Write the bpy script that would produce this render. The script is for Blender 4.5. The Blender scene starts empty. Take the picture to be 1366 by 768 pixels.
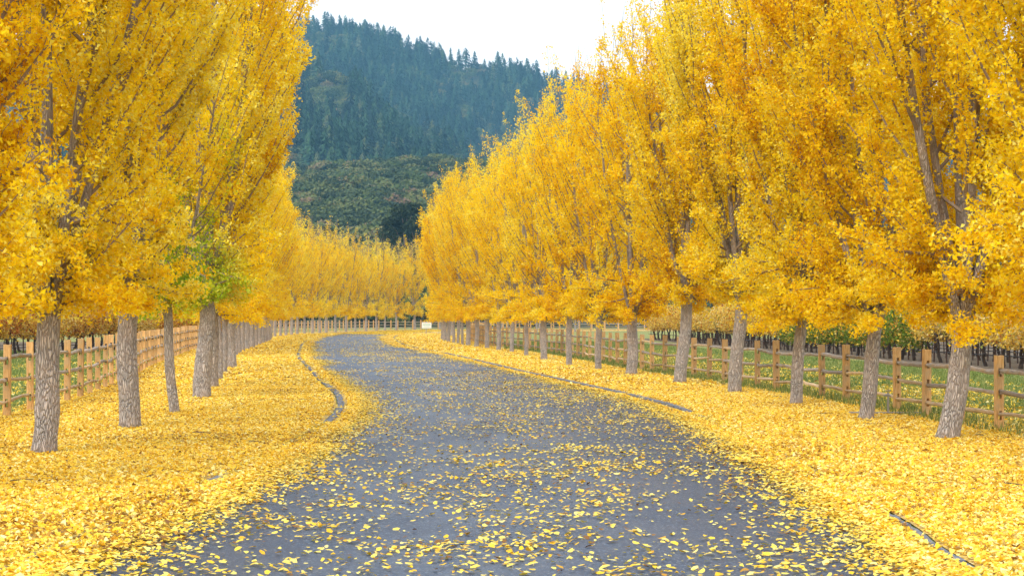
import bpy, math, random
import numpy as np
from mathutils import Vector
sc = bpy.context.scene
COL = sc.collection
rad = math.radians
# ------------------------------------------------------------------ camera, world, sun, exposure
cam_d = bpy.data.cameras.new('camera'); cam = bpy.data.objects.new('camera', cam_d); COL.objects.link(cam)
cam.location = (0, 0, 1.9)
cam.rotation_euler = (rad(90 + 0.81), 0, 0)
cam_d.lens = 71.2; cam_d.sensor_width = 36; cam_d.clip_start = 0.1; cam_d.clip_end = 20000
sc.camera = cam
CLOUD = (4.9, 4.92, 5.05)
SUN_EL, SUN_AZ = 42.0, 205.0      # azimuth clockwise from +Y (the view direction)
w = bpy.data.worlds.new('World'); sc.world = w; w.use_nodes = True
nt = w.node_tree; nt.nodes.clear()
sky = nt.nodes.new('ShaderNodeTexSky'); sky.sky_type = 'NISHITA'; sky.sun_disc = False
sky.sun_elevation = rad(SUN_EL); sky.sun_rotation = rad(SUN_AZ)
sky.air_density = 1.0; sky.dust_density = 3.5; sky.ozone_density = 1.0; sky.altitude = 50
bg = nt.nodes.new('ShaderNodeBackground'); bg.inputs['Strength'].default_value = 0.15
out = nt.nodes.new('ShaderNodeOutputWorld')
# thin bright overcast in front of the blue: soft cloud noise mixed over the sky texture
tcw = nt.nodes.new('ShaderNodeTexCoord'); mpw = nt.nodes.new('ShaderNodeMapping'); mpw.inputs['Scale'].default_value = (1, 1, 2.5)
nzw = nt.nodes.new('ShaderNodeTexNoise'); nzw.inputs['Scale'].default_value = 1.6; nzw.inputs['Detail'].default_value = 5
rpw = nt.nodes.new('ShaderNodeValToRGB'); rpw.color_ramp.elements[0].position = .3; rpw.color_ramp.elements[0].color = (.78, .78, .78, 1); rpw.color_ramp.elements[1].position = .6; rpw.color_ramp.elements[1].color = (1, 1, 1, 1)
mxw = nt.nodes.new('ShaderNodeMix'); mxw.data_type = 'RGBA'; mxw.inputs[7].default_value = (CLOUD[0], CLOUD[1], CLOUD[2], 1)
nt.links.new(tcw.outputs['Generated'], mpw.inputs[0]); nt.links.new(mpw.outputs[0], nzw.inputs[0]); nt.links.new(nzw.outputs[0], rpw.inputs[0])
nt.links.new(rpw.outputs[0], mxw.inputs[0]); nt.links.new(sky.outputs[0], mxw.inputs[6])
nt.links.new(mxw.outputs[2], bg.inputs[0]); nt.links.new(bg.outputs[0], out.inputs[0])
sl = bpy.data.lights.new('sun', 'SUN'); sl.energy = 1.15; sl.angle = rad(40); sl.color = (1, 0.95, 0.87)
so = bpy.data.objects.new('sun', sl); COL.objects.link(so)
a = rad(SUN_AZ); e = rad(SUN_EL)
sd = Vector((math.sin(a) * math.cos(e), math.cos(a) * math.cos(e), math.sin(e)))
so.rotation_euler = sd.to_track_quat('Z', 'Y').to_euler(); so.location = (0, -20, 60)
sc.view_settings.view_transform = 'Standard'; sc.view_settings.look = 'None'
sc.view_settings.exposure = 1.15; sc.view_settings.gamma = 1
sc.render.engine = 'CYCLES'
cy = sc.cycles
cy.use_denoising = True; cy.max_bounces = 6; cy.diffuse_bounces = 4; cy.transmission_bounces = 4
cy.glossy_bounces = 2; cy.volume_bounces = 0; cy.caustics_reflective = False; cy.caustics_refractive = False
cy.use_adaptive_sampling = True; cy.adaptive_threshold = 0.015

# ------------------------------------------------------------------ node material helpers
class N:
    def __init__(s, name):
        s.m = bpy.data.materials.new(name); s.m.use_nodes = True; s.t = s.m.node_tree; s.t.nodes.clear()
        s.out = s.t.nodes.new('ShaderNodeOutputMaterial')
    def n(s, t, **k):
        x = s.t.nodes.new('ShaderNode' + t)
        for a, v in k.items():
            if a in ('ins',):
                for i, val in v.items():
                    x.inputs[i].default_value = val
            else: setattr(x, a, v)
        return x
    def l(s, a, b): s.t.links.new(a, b)
    def ramp(s, fac, stops):
        r = s.n('ValToRGB'); cr = r.color_ramp
        while len(cr.elements) < len(stops): cr.elements.new(0.5)
        for el, (p, c) in zip(cr.elements, stops):
            el.position = p; el.color = (*c, 1) if len(c) == 3 else c
        s.l(fac, r.inputs[0]); return r.outputs[0]
    def noise(s, scale, detail=4, rough=.6, vec=None, dist=0):
        x = s.n('TexNoise', ins={'Scale': scale, 'Detail': detail, 'Roughness': rough, 'Distortion': dist})
        if vec is not None: s.l(vec, x.inputs['Vector'])
        return x.outputs['Fac']
    def mapv(s, src, scale):
        m = s.n('Mapping', ins={'Scale': scale}); s.l(src, m.inputs['Vector']); return m.outputs[0]
    def mix(s, fac, a, b, mode='MIX'):
        x = s.n('Mix', data_type='RGBA', blend_type=mode)
        for v, i in ((fac, 0), (a, 6), (b, 7)):
            if hasattr(v, 'is_linked'): s.l(v, x.inputs[i])
            else: x.inputs[i].default_value = v if i == 0 else ((*v, 1) if len(v) == 3 else v)
        return x.outputs[2]
    def math(s, op, a, b=0.0):
        x = s.n('Math', operation=op)
        for v, i in ((a, 0), (b, 1)):
            if hasattr(v, 'is_linked'): s.l(v, x.inputs[i])
            else: x.inputs[i].default_value = v
        return x.outputs[0]
    def bump(s, h, strength=.5, dist=.02):
        b = s.n('Bump', ins={'Strength': strength, 'Distance': dist}); s.l(h, b.inputs['Height']); return b.outputs[0]
    def bsdf(s, col, rough=.8, normal=None, spec=.3, transl=0.0, tcol=None):
        p = s.n('BsdfPrincipled'); p.inputs['Roughness'].default_value = rough if not hasattr(rough, 'is_linked') else .5
        if hasattr(rough, 'is_linked'): s.l(rough, p.inputs['Roughness'])
        p.inputs['Specular IOR Level'].default_value = spec
        if hasattr(col, 'is_linked'): s.l(col, p.inputs['Base Color'])
        else: p.inputs['Base Color'].default_value = (*col, 1)
        if normal is not None: s.l(normal, p.inputs['Normal'])
        if transl > 0:
            t = s.n('BsdfTranslucent')
            c = tcol if tcol is not None else col
            if hasattr(c, 'is_linked'): s.l(c, t.inputs[0])
            else: t.inputs[0].default_value = (*c, 1)
            mx = s.n('MixShader'); mx.inputs[0].default_value = transl
            s.l(p.outputs[0], mx.inputs[1]); s.l(t.outputs[0], mx.inputs[2]); s.l(mx.outputs[0], s.out.inputs[0])
        else: s.l(p.outputs[0], s.out.inputs[0])
        return s.m

def mat_leaf(name, stops, green=((.12, .27, .012), (.42, .58, .02)), transl=.45, vary=.26):
    k = N(name)
    t = k.n('Attribute', attribute_name='tint').outputs['Fac']
    g = k.n('Attribute', attribute_name='green').outputs['Fac']
    oi = k.n('ObjectInfo').outputs['Random']
    ov = k.math('MULTIPLY', k.math('SUBTRACT', oi, .5), vary)
    y = k.ramp(k.math('ADD', t, ov), stops)
    gr = k.ramp(t, [(0.1, green[0]), (.9, green[1])])
    c = k.mix(g, y, gr)
    return k.bsdf(c, .6, spec=.14, transl=transl)
GINK = [(0, (.60, .27, .004)), (.2, (.90, .545, .003)), (.5, (.98, .70, .004)), (.8, (.98, .79, .02)), (1, (.98, .88, .18))]
M_LEAF = mat_leaf('ginkgo_leaf_yellow', GINK)
M_FALLEN = mat_leaf('fallen_ginkgo_leaf', [(0, (.24, .12, .04)), (.12, (.70, .38, .04)), (.35, (.92, .58, .03)), (.62, (.95, .68, .08)), (.8, (.94, .75, .15)), (1, (.93, .83, .38))], transl=.18)
M_VINE = mat_leaf('vine_leaf', [(0, (.30, .04, .02)), (.22, (.52, .16, .02)), (.5, (.74, .45, .05)), (.8, (.82, .60, .10)), (1, (.80, .66, .30))], green=((.05, .10, .012), (.22, .30, .03)), transl=.3)
M_OAK = mat_leaf('oak_foliage', [(0, (.016, .028, .012)), (.4, (.055, .080, .026)), (.75, (.14, .165, .045)), (.92, (.21, .17, .05)), (1, (.22, .14, .09))], green=((.03, .055, .014), (.10, .14, .03)), transl=.1)
M_CON = mat_leaf('conifer_foliage', [(0, (.006, .022, .014)), (.4, (.020, .062, .028)), (.7, (.05, .110, .038)), (.9, (.10, .135, .045)), (1, (.16, .145, .09))], green=((.03, .055, .014), (.10, .14, .03)), transl=.05)

def mat_bark(name, dark, light, vscale=1.0):
    k = N(name); tc = k.n('TexCoord').outputs['Object']
    v = k.mapv(tc, (1, 1, .22))
    vo = k.n('TexVoronoi', feature='DISTANCE_TO_EDGE', ins={'Scale': 34 * vscale, 'Randomness': 1.0})
    nz = k.n('TexNoise', ins={'Scale': 9.0, 'Detail': 3.0}); k.l(v, nz.inputs['Vector'])
    vv = k.n('VectorMath', operation='ADD'); k.l(v, vv.inputs[0])
    sc_ = k.n('VectorMath', operation='SCALE', ins={'Scale': .12}); k.l(nz.outputs['Color'], sc_.inputs[0]); k.l(sc_.outputs[0], vv.inputs[1])
    k.l(vv.outputs[0], vo.inputs['Vector'])
    ridge = k.ramp(vo.outputs['Distance'], [(0, (0, 0, 0)), (.16, (.75, .75, .75)), (.4, (1, 1, 1))])
    fine = k.noise(60, 5, .7, k.mapv(tc, (1, 1, .5)))
    big = k.noise(3.0, 3, .6, tc)
    c = k.mix(ridge, dark, light)
    if name == 'ginkgo_bark':
        sx = k.n('SeparateXYZ'); k.l(tc, sx.inputs[0]); c = k.mix(k.ramp(k.math('MULTIPLY', sx.outputs[2], .1), [(.21, (0, 0, 0)), (.36, (.75, .75, .75))]), c, (.30, .23, .17))
    c = k.mix(k.math('MULTIPLY', fine, .55), c, tuple(x * .45 for x in light))
    c = k.mix(k.ramp(big, [(.35, (0, 0, 0)), (.75, (1, 1, 1))]), c, k.mix(.5, c, (light[0] * 1.05, light[1] * .86, light[2] * .70)))
    h = k.math('ADD', ridge, k.math('MULTIPLY', fine, .4))
    return k.bsdf(c, .9, k.bump(h, .9, .03), spec=.15)
M_BARK = mat_bark('ginkgo_bark', (.19, .16, .145), (.72, .665, .63))
M_TWIG = mat_bark('ginkgo_twig_bark', (.09, .06, .045), (.36, .28, .22))
k = N('slender_twig'); M_SHOOT = k.bsdf(k.mix(k.noise(14, 3), (.14, .09, .055), (.42, .33, .25)), .85, spec=.15)
k = N('dark_vine_wood'); M_VWOOD = k.bsdf(k.mix(k.noise(22, 4), (.025, .017, .013), (.10, .075, .06)), .9, spec=.1)
k = N('rusty_stake'); M_STAKE = k.bsdf(k.mix(k.noise(30, 4), (.035, .022, .018), (.11, .06, .04)), .7, spec=.2)
k = N('trellis_wire'); M_WIRE = k.bsdf((.12, .12, .14), .5, spec=.4)
k = N('dark_drip_hose'); M_HOSE = k.bsdf((.02, .022, .03), .5, spec=.4)

def mat_wood(name, cols, hole=False):
    k = N(name); tc = k.n('TexCoord').outputs['Object']; oi = k.n('ObjectInfo').outputs['Random']
    off = k.n('VectorMath', operation='ADD'); cmb = k.n('CombineXYZ'); k.l(k.math('MULTIPLY', oi, 37.0), cmb.inputs[0]); k.l(k.math('MULTIPLY', oi, 11.0), cmb.inputs[2])
    k.l(tc, off.inputs[0]); k.l(cmb.outputs[0], off.inputs[1])
    g = k.noise(9, 6, .7, k.mapv(off.outputs[0], (5, 5, .6) if not hole else (.6, 5, 5)), .6)
    p = k.noise(3.5, 3, .6, off.outputs[0])
    c = k.ramp(g, [(.25, cols[0]), (.45, cols[1]), (.65, cols[2]), (.85, cols[1])])
    c = k.mix(k.ramp(p, [(.45, (0, 0, 0)), (.75, (1, 1, 1))]), c, cols[3])
    c2 = k.n('HueSaturation'); k.l(c, c2.inputs['Color']); k.l(k.math('ADD', k.math('MULTIPLY', oi, .5), .75), c2.inputs['Value'])
    return k.bsdf(c2.outputs[0], .85, k.bump(g, .6, .01), spec=.2)
M_POST = mat_wood('cedar_post_wood', [(.26, .13, .045), (.58, .33, .12), (.72, .47, .22), (.48, .34, .19)])
M_RAIL_G = mat_wood('weathered_grey_rail', [(.12, .10, .085), (.36, .31, .27), (.52, .47, .42), (.40, .28, .16)], True)
M_RAIL_T = mat_wood('tan_split_rail', [(.25, .15, .06), (.55, .38, .20), (.68, .55, .38), (.45, .38, .30)], True)

# litter: a carpet of small yellow fans, for the sheets under the modelled leaves
def mat_litter():
    k = N('yellow_leaf_litter'); tc = k.n('TexCoord').outputs['Object']
    v1 = k.n('TexVoronoi', feature='F1', ins={'Scale': 21.0}); k.l(tc, v1.inputs['Vector'])
    r = k.n('SeparateColor'); k.l(v1.outputs['Color'], r.inputs[0])
    c = k.ramp(r.outputs[0], [(0, (.40, .24, .06)), (.08, (.78, .46, .05)), (.35, (.92, .60, .06)), (.6, (.93, .68, .13)), (.85, (.92, .76, .34)), (1, (.90, .80, .50))])
    ed = k.ramp(v1.outputs['Distance'], [(.25, (1, 1, 1)), (.62, (0, 0, 0))])
    c = k.mix(ed, (.34, .21, .06), c)
    patch = k.noise(.9, 4, .65, tc)
    c = k.mix(k.ramp(patch, [(.52, (0, 0, 0)), (.72, (.75, .75, .75))]), c, k.mix(r.outputs[1], (.62, .47, .24), (.80, .63, .33)))
    h = k.math('SUBTRACT', r.outputs[2], v1.outputs['Distance'])
    return k.bsdf(c, .8, k.bump(h, .7, .03), spec=.15)
M_LITTER = mat_litter()
def mat_asphalt():
    k = N('blue_grey_asphalt'); tc = k.n('TexCoord').outputs['Object']
    f = k.noise(38, 4, .75, tc); v = k.n('TexVoronoi', ins={'Scale': 62.0}); k.l(tc, v.inputs['Vector'])
    s = k.n('SeparateColor'); k.l(v.outputs['Color'], s.inputs[0])
    big = k.noise(.7, 4, .6, k.mapv(tc, (1, .35, 1)))
    c = k.ramp(s.outputs[0], [(0, (.007, .020, .050)), (.6, (.018, .043, .094)), (.9, (.05, .092, .165)), (1, (.24, .28, .33))])
    c = k.mix(k.ramp(big, [(.4, (0, 0, 0)), (.7, (.5, .5, .5))]), c, (.032, .064, .126))
    st = k.noise(2.2, 5, .7, tc); c = k.mix(k.math('MULTIPLY', k.ramp(f, [(.4, (0, 0, 0)), (.6, (1, 1, 1))]), .35), c, (.015, .03, .055))
    c = k.mix(k.ramp(st, [(.55, (0, 0, 0)), (.75, (.35, .35, .35))]), c, (.10, .12, .15))
    return k.bsdf(c, k.ramp(big, [(.3, (.56, .56, .56)), (.7, (.40, .40, .40))]), k.bump(k.math('ADD', s.outputs[1], f), .5, .006), spec=.5)
M_ASPH = mat_asphalt()
def mat_grass_ground():
    k = N('meadow_ground'); tc = k.n('TexCoord').outputs['Object']
    n1 = k.noise(.35, 5, .65, tc); n2 = k.noise(6, 5, .7, tc)
    c = k.ramp(n2, [(.3, (.10, .13, .04)), (.5, (.19, .24, .08)), (.7, (.30, .32, .12))])
    c = k.mix(k.ramp(n1, [(.45, (0, 0, 0)), (.62, (.8, .8, .8))]), c, k.ramp(n2, [(.35, (.22, .17, .08)), (.6, (.55, .42, .12)), (.75, (.80, .60, .12))]))
    return k.bsdf(c, .95, k.bump(n2, .8, .06), spec=.1)
M_GROUND = mat_grass_ground()
k = N('grass_blade'); t_ = k.n('Attribute', attribute_name='tint').outputs['Fac']
M_GRASS = k.bsdf(k.ramp(t_, [(0, (.09, .14, .03)), (.45, (.20, .27, .07)), (.8, (.34, .38, .12)), (1, (.60, .50, .20))]), .7, spec=.15, transl=.3)
k = N('hill_soil'); tc = k.n('TexCoord').outputs['Object']; n1 = k.noise(.012, 5, .6, tc); n2 = k.noise(.09, 5, .65, tc)
M_HILL = k.bsdf(k.mix(k.ramp(n1, [(.45, (0, 0, 0)), (.65, (1, 1, 1))]), k.ramp(n2, [(.35, (.03, .045, .02)), (.7, (.075, .08, .035))]), k.ramp(n2, [(.35, (.09, .075, .05)), (.7, (.19, .15, .10))])), .95, spec=.05)
k = N('grey_kerb_stone'); tc = k.n('TexCoord').outputs['Object']
M_KERB = k.bsdf(k.ramp(k.noise(14, 4, .6, tc), [(.3, (.09, .10, .125)), (.7, (.24, .26, .30))]), .8, k.bump(k.noise(60, 4, .6, tc), .5, .01), spec=.3)

# ------------------------------------------------------------------ object helpers
def tag(o, label=None, cat=None, group=None, kind=None):
    if label: o['label'] = label
    if cat: o['category'] = cat
    if group: o['group'] = group
    if kind: o['kind'] = kind
    return o
def empty(name, loc, rz=0):
    o = bpy.data.objects.new(name, None); COL.objects.link(o); o.location = loc; o.rotation_euler = (0, 0, rz)
    o.empty_display_size = .3; return o
def mesh_np(name, V, F, mats, attrs=None, midx=None, smooth=False):
    """V (n,3); F list of int arrays (m,k)"""
    me = bpy.data.meshes.new(name); V = np.asarray(V, dtype=np.float32)
    me.vertices.add(len(V)); me.vertices.foreach_set('co', V.ravel())
    tot = [f.shape[1] for f in F for _ in range(1)]
    loops = np.concatenate([f.ravel() for f in F]).astype(np.int32)
    cnt = np.concatenate([np.full(len(f), f.shape[1], dtype=np.int32) for f in F])
    start = np.concatenate([[0], np.cumsum(cnt)[:-1]]).astype(np.int32)
    me.loops.add(len(loops)); me.loops.foreach_set('vertex_index', loops)
    me.polygons.add(len(cnt)); me.polygons.foreach_set('loop_start', start)
    if midx is not None: me.polygons.foreach_set('material_index', np.asarray(midx, dtype=np.int32))
    me.polygons.foreach_set('use_smooth', np.full(len(cnt), smooth, dtype=bool))
    for m in (mats if isinstance(mats, (list, tuple)) else [mats]): me.materials.append(m)
    for an, arr in (attrs or {}).items():
        at = me.attributes.new(an, 'FLOAT', 'FACE'); at.data.foreach_set('value', np.asarray(arr, dtype=np.float32))
    me.update(calc_edges=True); me.validate()
    return me
def link(name, me, parent=None, loc=None):
    o = bpy.data.objects.new(name, me); COL.objects.link(o)
    if parent: o.parent = parent
    if loc is not None: o.location = loc
    return o
class MB:
    def __init__(s): s.V = []; s.F = {}; s.n = 0; s.att = {}
    def add(s, V, F, a=0.5):
        V = np.asarray(V, float); F = np.asarray(F, int)
        s.V.append(V); kk = F.shape[1]; s.F.setdefault(kk, []).append(F + s.n); s.att.setdefault(kk, []).append(np.full(len(F), a)); s.n += len(V)
    def tube(s, P, R, sides=6, ell=1.0, cap=True, a=.5, wob=0, rng=None):
        P = np.asarray(P, float); n = len(P); R = np.broadcast_to(np.asarray(R, float), (n,))
        T = np.gradient(P, axis=0); T /= (np.linalg.norm(T, axis=1)[:, None] + 1e-9)
        m = T.mean(0); ref = np.array([0, 0, 1.]) if abs(m[2]) < .8 * np.linalg.norm(m) else np.array([1., 0, 0])
        A = np.cross(T, ref); A /= (np.linalg.norm(A, axis=1)[:, None] + 1e-9); B = np.cross(T, A)
        th = np.arange(sides) * 2 * math.pi / sides
        rr = R[:, None] * np.ones(sides)
        if wob and rng is not None: rr = rr * (1 + rng.normal(0, wob, (n, sides)))
        V = P[:, None, :] + rr[..., None] * (np.cos(th)[None, :, None] * A[:, None, :] + ell * np.sin(th)[None, :, None] * B[:, None, :])
        i = np.arange(n - 1)[:, None] * sides; j = np.arange(sides)[None, :]; j2 = (j + 1) % sides
        F = np.stack([i + j, i + j2, i + sides + j2, i + sides + j], -1).reshape(-1, 4)
        s.add(V.reshape(-1, 3), F, a)
        if cap:
            base = s.n
            s.V.append(np.array([P[0], P[-1]])); s.n += 2
            f0 = np.stack([np.full(sides, base), base - n * sides + j2[0], base - n * sides + j[0]], -1)
            f1 = np.stack([np.full(sides, base + 1), base - sides + j[0], base - sides + j2[0]], -1)
            s.F.setdefault(3, []).append(np.concatenate([f0, f1])); s.att.setdefault(3, []).append(np.full(2 * sides, a))
    def box(s, c, d, rz=0, a=.5, top=0.0):
        x, y, z = [q / 2 for q in d]
        V = np.array([[-x, -y, -z], [x, -y, -z], [x, y, -z], [-x, y, -z], [-x, -y, z], [x, -y, z], [x, y, z + top], [-x, y, z + top]])
        cz, sz = math.cos(rz), math.sin(rz)
        V = V @ np.array([[cz, sz, 0], [-sz, cz, 0], [0, 0, 1]]) + np.array(c)
        s.add(V, [[0, 3, 2, 1], [4, 5, 6, 7], [0, 1, 5, 4], [1, 2, 6, 5], [2, 3, 7, 6], [3, 0, 4, 7]], a)
    def mesh(s, name, mats, smooth=False, attr=False):
        ks = sorted(s.F); F = [np.concatenate(s.F[q]) for q in ks]
        at = {'tint': np.concatenate([np.concatenate(s.att[q]) for q in ks])} if attr else None
        return mesh_np(name, np.concatenate(s.V), F, mats, at, smooth=smooth)
def rotmats(rng, n, tilt_sd=None, dirs=None):
    """random rotations (n,3,3) columns = local axes"""
    if dirs is None:
        q = rng.normal(size=(n, 4)); q /= np.linalg.norm(q, axis=1)[:, None]
        w_, x, y, z = q.T
        return np.stack([np.stack([1 - 2 * (y * y + z * z), 2 * (x * y - z * w_), 2 * (x * z + y * w_)], -1),
                         np.stack([2 * (x * y + z * w_), 1 - 2 * (x * x + z * z), 2 * (y * z - x * w_)], -1),
                         np.stack([2 * (x * z - y * w_), 2 * (y * z + x * w_), 1 - 2 * (x * x + y * y)], -1)], 1)
    Z = dirs / np.linalg.norm(dirs, axis=1)[:, None]
    r = rng.normal(size=(n, 3)); X = np.cross(r, Z); X /= np.linalg.norm(X, axis=1)[:, None]; Y = np.cross(Z, X)
    return np.stack([X, Y, Z], -1)
# ginkgo fan outlines (unit size, stem at the origin)
FAN2_V = np.array([[0, 0, 0], [-.62, .62, .10], [0, .74, 0], [.62, .62, .10]]); FAN2_F = np.array([[0, 2, 1], [0, 3, 2]])
FAN5_V = np.array([[0, .02, 0], [-.66, .42, .20], [-.42, .80, .10], [-.06, .86, 0], [0, .62, -.02], [.06, .86, 0], [.42, .80, .10], [.66, .42, .20], [.03, -.45, .06], [-.03, -.45, .06]])
FAN5_F = np.array([[0, 2, 1], [0, 3, 2], [0, 4, 3], [0, 5, 4], [0, 6, 5], [0, 7, 6], [0, 9, 8]])
def leaf_cloud(rng, C, size, dirs=None, proto=0, tint=None, green=None, curl=None, sv=.22):
    n = len(C); PV, PF = ((FAN2_V, FAN2_F), (FAN5_V, FAN5_F))[proto]
    R = rotmats(rng, n, dirs=dirs)
    S = size * np.clip(1 + rng.normal(0, sv, n), .4, 1.7)
    V = np.repeat(PV[None], n, 0).copy(); V[..., 1] -= .35
    if curl is not None: V[..., 2] *= (curl * rng.normal(0.6, 1.2, n))[:, None]
    V = np.einsum('nij,nkj->nki', R, V) * S[:, None, None] + C[:, None, :]
    m = len(PV); F = PF[None] + (np.arange(n) * m)[:, None, None]
    if tint is None: tint = rng.random(n)
    if green is None: green = np.zeros(n)
    return V.reshape(-1, 3), F.reshape(-1, 3), np.repeat(tint, len(PF)), np.repeat(green, len(PF))

# smooth value noise on numpy arrays (for densities and heights)
def vnoise(x, y, seed=0):
    def h(i, j):
        v = np.sin(i * 127.1 + j * 311.7 + seed * 74.7) * 43758.5453; return v - np.floor(v)
    xi, yi = np.floor(x), np.floor(y); fx, fy = x - xi, y - yi
    fx = fx * fx * (3 - 2 * fx); fy = fy * fy * (3 - 2 * fy)
    return (h(xi, yi) * (1 - fx) + h(xi + 1, yi) * fx) * (1 - fy) + (h(xi, yi + 1) * (1 - fx) + h(xi + 1, yi + 1) * fx) * fy
def fbm(x, y, seed=0, o=4):
    s = 0; a_ = .5; t = 0
    for i in range(o): s = s + a_ * vnoise(x * 2 ** i, y * 2 ** i, seed + i); t += a_; a_ *= .5
    return s / t
def smooth_path(P, step):
    P = np.array(P, float); Q = [P[0]]
    E = np.vstack([2 * P[0] - P[1], P, 2 * P[-1] - P[-2]])
    for i in range(1, len(E) - 2):
        p0, p1, p2, p3 = E[i - 1], E[i], E[i + 1], E[i + 2]
        for t in np.linspace(0, 1, 17)[1:]:
            Q.append(.5 * ((2 * p1) + (-p0 + p2) * t + (2 * p0 - 5 * p1 + 4 * p2 - p3) * t * t + (-p0 + 3 * p1 - 3 * p2 + p3) * t ** 3))
    Q = np.array(Q)
    for _ in range(3): Q[1:-1] = (Q[:-2] + 2 * Q[1:-1] + Q[2:]) / 4
    s = np.concatenate([[0], np.cumsum(np.linalg.norm(np.diff(Q, axis=0), axis=1))])
    t = np.arange(0, s[-1], step)
    return np.stack([np.interp(t, s, Q[:, 0]), np.interp(t, s, Q[:, 1])], -1)

# ------------------------------------------------------------------ layout curves (metres)
KL = [(-3.9, -6), (-3.9, 8), (-3.9, 14), (-3.65, 17.4), (-3.36, 25.8), (-3.28, 33), (-3.32, 37), (-3.5, 41), (-3.77, 44.6), (-4.42, 50.8), (-5.65, 60), (-6.87, 70), (-8.63, 84), (-10.2, 97), (-13.6, 131), (-16.2, 160), (-18.3, 190), (-19.4, 215), (-19.2, 235), (-17.2, 262), (-13, 286), (-6, 299), (5, 306), (40, 312), (90, 316)]
KR = [(3.4, -6), (3.4, 8), (3.42, 16), (3.55, 19), (3.65, 30), (3.45, 41), (3.1, 46), (2.65, 50.5), (2.1, 55), (1.15, 63.3), (.32, 70), (-1.05, 83), (-3.4, 104), (-6.8, 131), (-9.3, 163), (-11.0, 190), (-11.7, 215), (-11.2, 235), (-9.4, 255), (-6, 270), (1, 281), (10, 287), (40, 293), (90, 297)]
pl = smooth_path(KL, .5); pr = smooth_path(KR, .5)
def xL(d): m = pl[:, 1] < 240; return np.interp(d, pl[m, 1], pl[m, 0])
def xR(d): m = pr[:, 1] < 240; return np.interp(d, pr[m, 1], pr[m, 0])
FR = [(9.9, 16), (9.3, 22), (8.75, 28), (8.2, 33.3), (7.85, 38.5), (7.4, 45.8), (6.75, 52), (5.95, 60.6), (5.2, 66.6), (4.7, 71), (4.0, 80), (3.1, 91), (2.1, 102.6), (1.1, 111.5), (0.1, 118.5), (-.9, 126), (-1.8, 135), (-2.8, 150), (-3.5, 165), (-3.9, 185), (-3.7, 205), (-2.2, 228), (2, 248), (10, 262), (25, 270)]
FL = [(-9.2, 18), (-9.3, 25), (-9.4, 32), (-9.56, 39), (-9.95, 46), (-10.6, 52), (-11.2, 57), (-12.1, 65), (-13.5, 75), (-14.7, 85), (-16.2, 98), (-17.7, 111), (-19.4, 128), (-22.4, 160), (-25.2, 190), (-26.3, 215), (-26, 240), (-23.8, 266), (-20, 288), (-15, 301), (-8, 311), (0, 317), (15, 324), (40, 331)]
fr = smooth_path(FR, 2.25); fl = smooth_path(FL, 2.25)
def xFR(d): m = fr[:, 1] < 230; return np.interp(d, fr[m, 1], fr[m, 0])
def xFL(d): m = fl[:, 1] < 230; return np.interp(d, fl[m, 1], fl[m, 0])

# ------------------------------------------------------------------ ground, verge, road, kerb
def sheet(name, A, B, z, mat, nx=14, rag=0, seed=3, zb=0.0):
    """sheet between two polylines sampled alike"""
    n = min(len(A), len(B)); t = np.linspace(0, 1, nx)
    X = A[:n, None, 0] * (1 - t) + B[:n, None, 0] * t; Y = A[:n, None, 1] * (1 - t) + B[:n, None, 1] * t
    Z = z + zb * (fbm(X * .8, Y * .8, seed) - .5)
    V = np.stack([X, Y, Z], -1).reshape(-1, 3)
    i = np.arange(n - 1)[:, None] * nx; j = np.arange(nx - 1)[None]
    F = np.stack([i + j, i + j + 1, i + nx + j + 1, i + nx + j], -1).reshape(-1, 4)
    return mesh_np(name, V, [F], mat, smooth=True)
gv = np.array([[-2600, -300, 0], [2600, -300, 0], [2600, 2900, 0], [-2600, 2900, 0]])
g = link('ground', mesh_np('ground', gv, [np.array([[0, 1, 2, 3]])], M_GROUND)); tag(g, kind='structure')
def resamp(P, n):
    s = np.concatenate([[0], np.cumsum(np.linalg.norm(np.diff(P, axis=0), axis=1))]); t = np.linspace(0, s[-1], n)
    return np.stack([np.interp(t, s, P[:, 0]), np.interp(t, s, P[:, 1])], -1)
def match(P, Y):  # point on P for each sample (D-monotone up to the bend, arc length after)
    return P
nn = 700
L = resamp(pl, nn); Rr = resamp(pr, nn)
tag(link('road', sheet('road', L, Rr, .008, M_ASPH, 10)), kind='structure')
FRr = resamp(smooth_path(FR, .5), nn); FLr = resamp(smooth_path(FL, .5), nn)
def by_d(f, ds, off=0): return np.stack([f(ds) + off, ds], -1)
ds = np.arange(3, 232, .5)
wob = lambda s: .5 * (fbm(ds * .45, ds * 0, s) - .5)
o_ = by_d(xFR, ds, .15); o_[:, 0] += 1.6 * (fbm(ds * .35, ds * 0, 9) - .35)
tag(link('verge', sheet('verge', by_d(xR, ds, .10), o_, .014, M_LITTER, 26, zb=.012)), kind='structure')
o_ = by_d(xFL, ds, -.1); o_[:, 0] -= 1.2 * (fbm(ds * .35, ds * 0, 19) - .35)
tag(link('verge', sheet('verge', o_, by_d(xL, ds, -.10), .014, M_LITTER, 26, zb=.012)), kind='structure')
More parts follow.
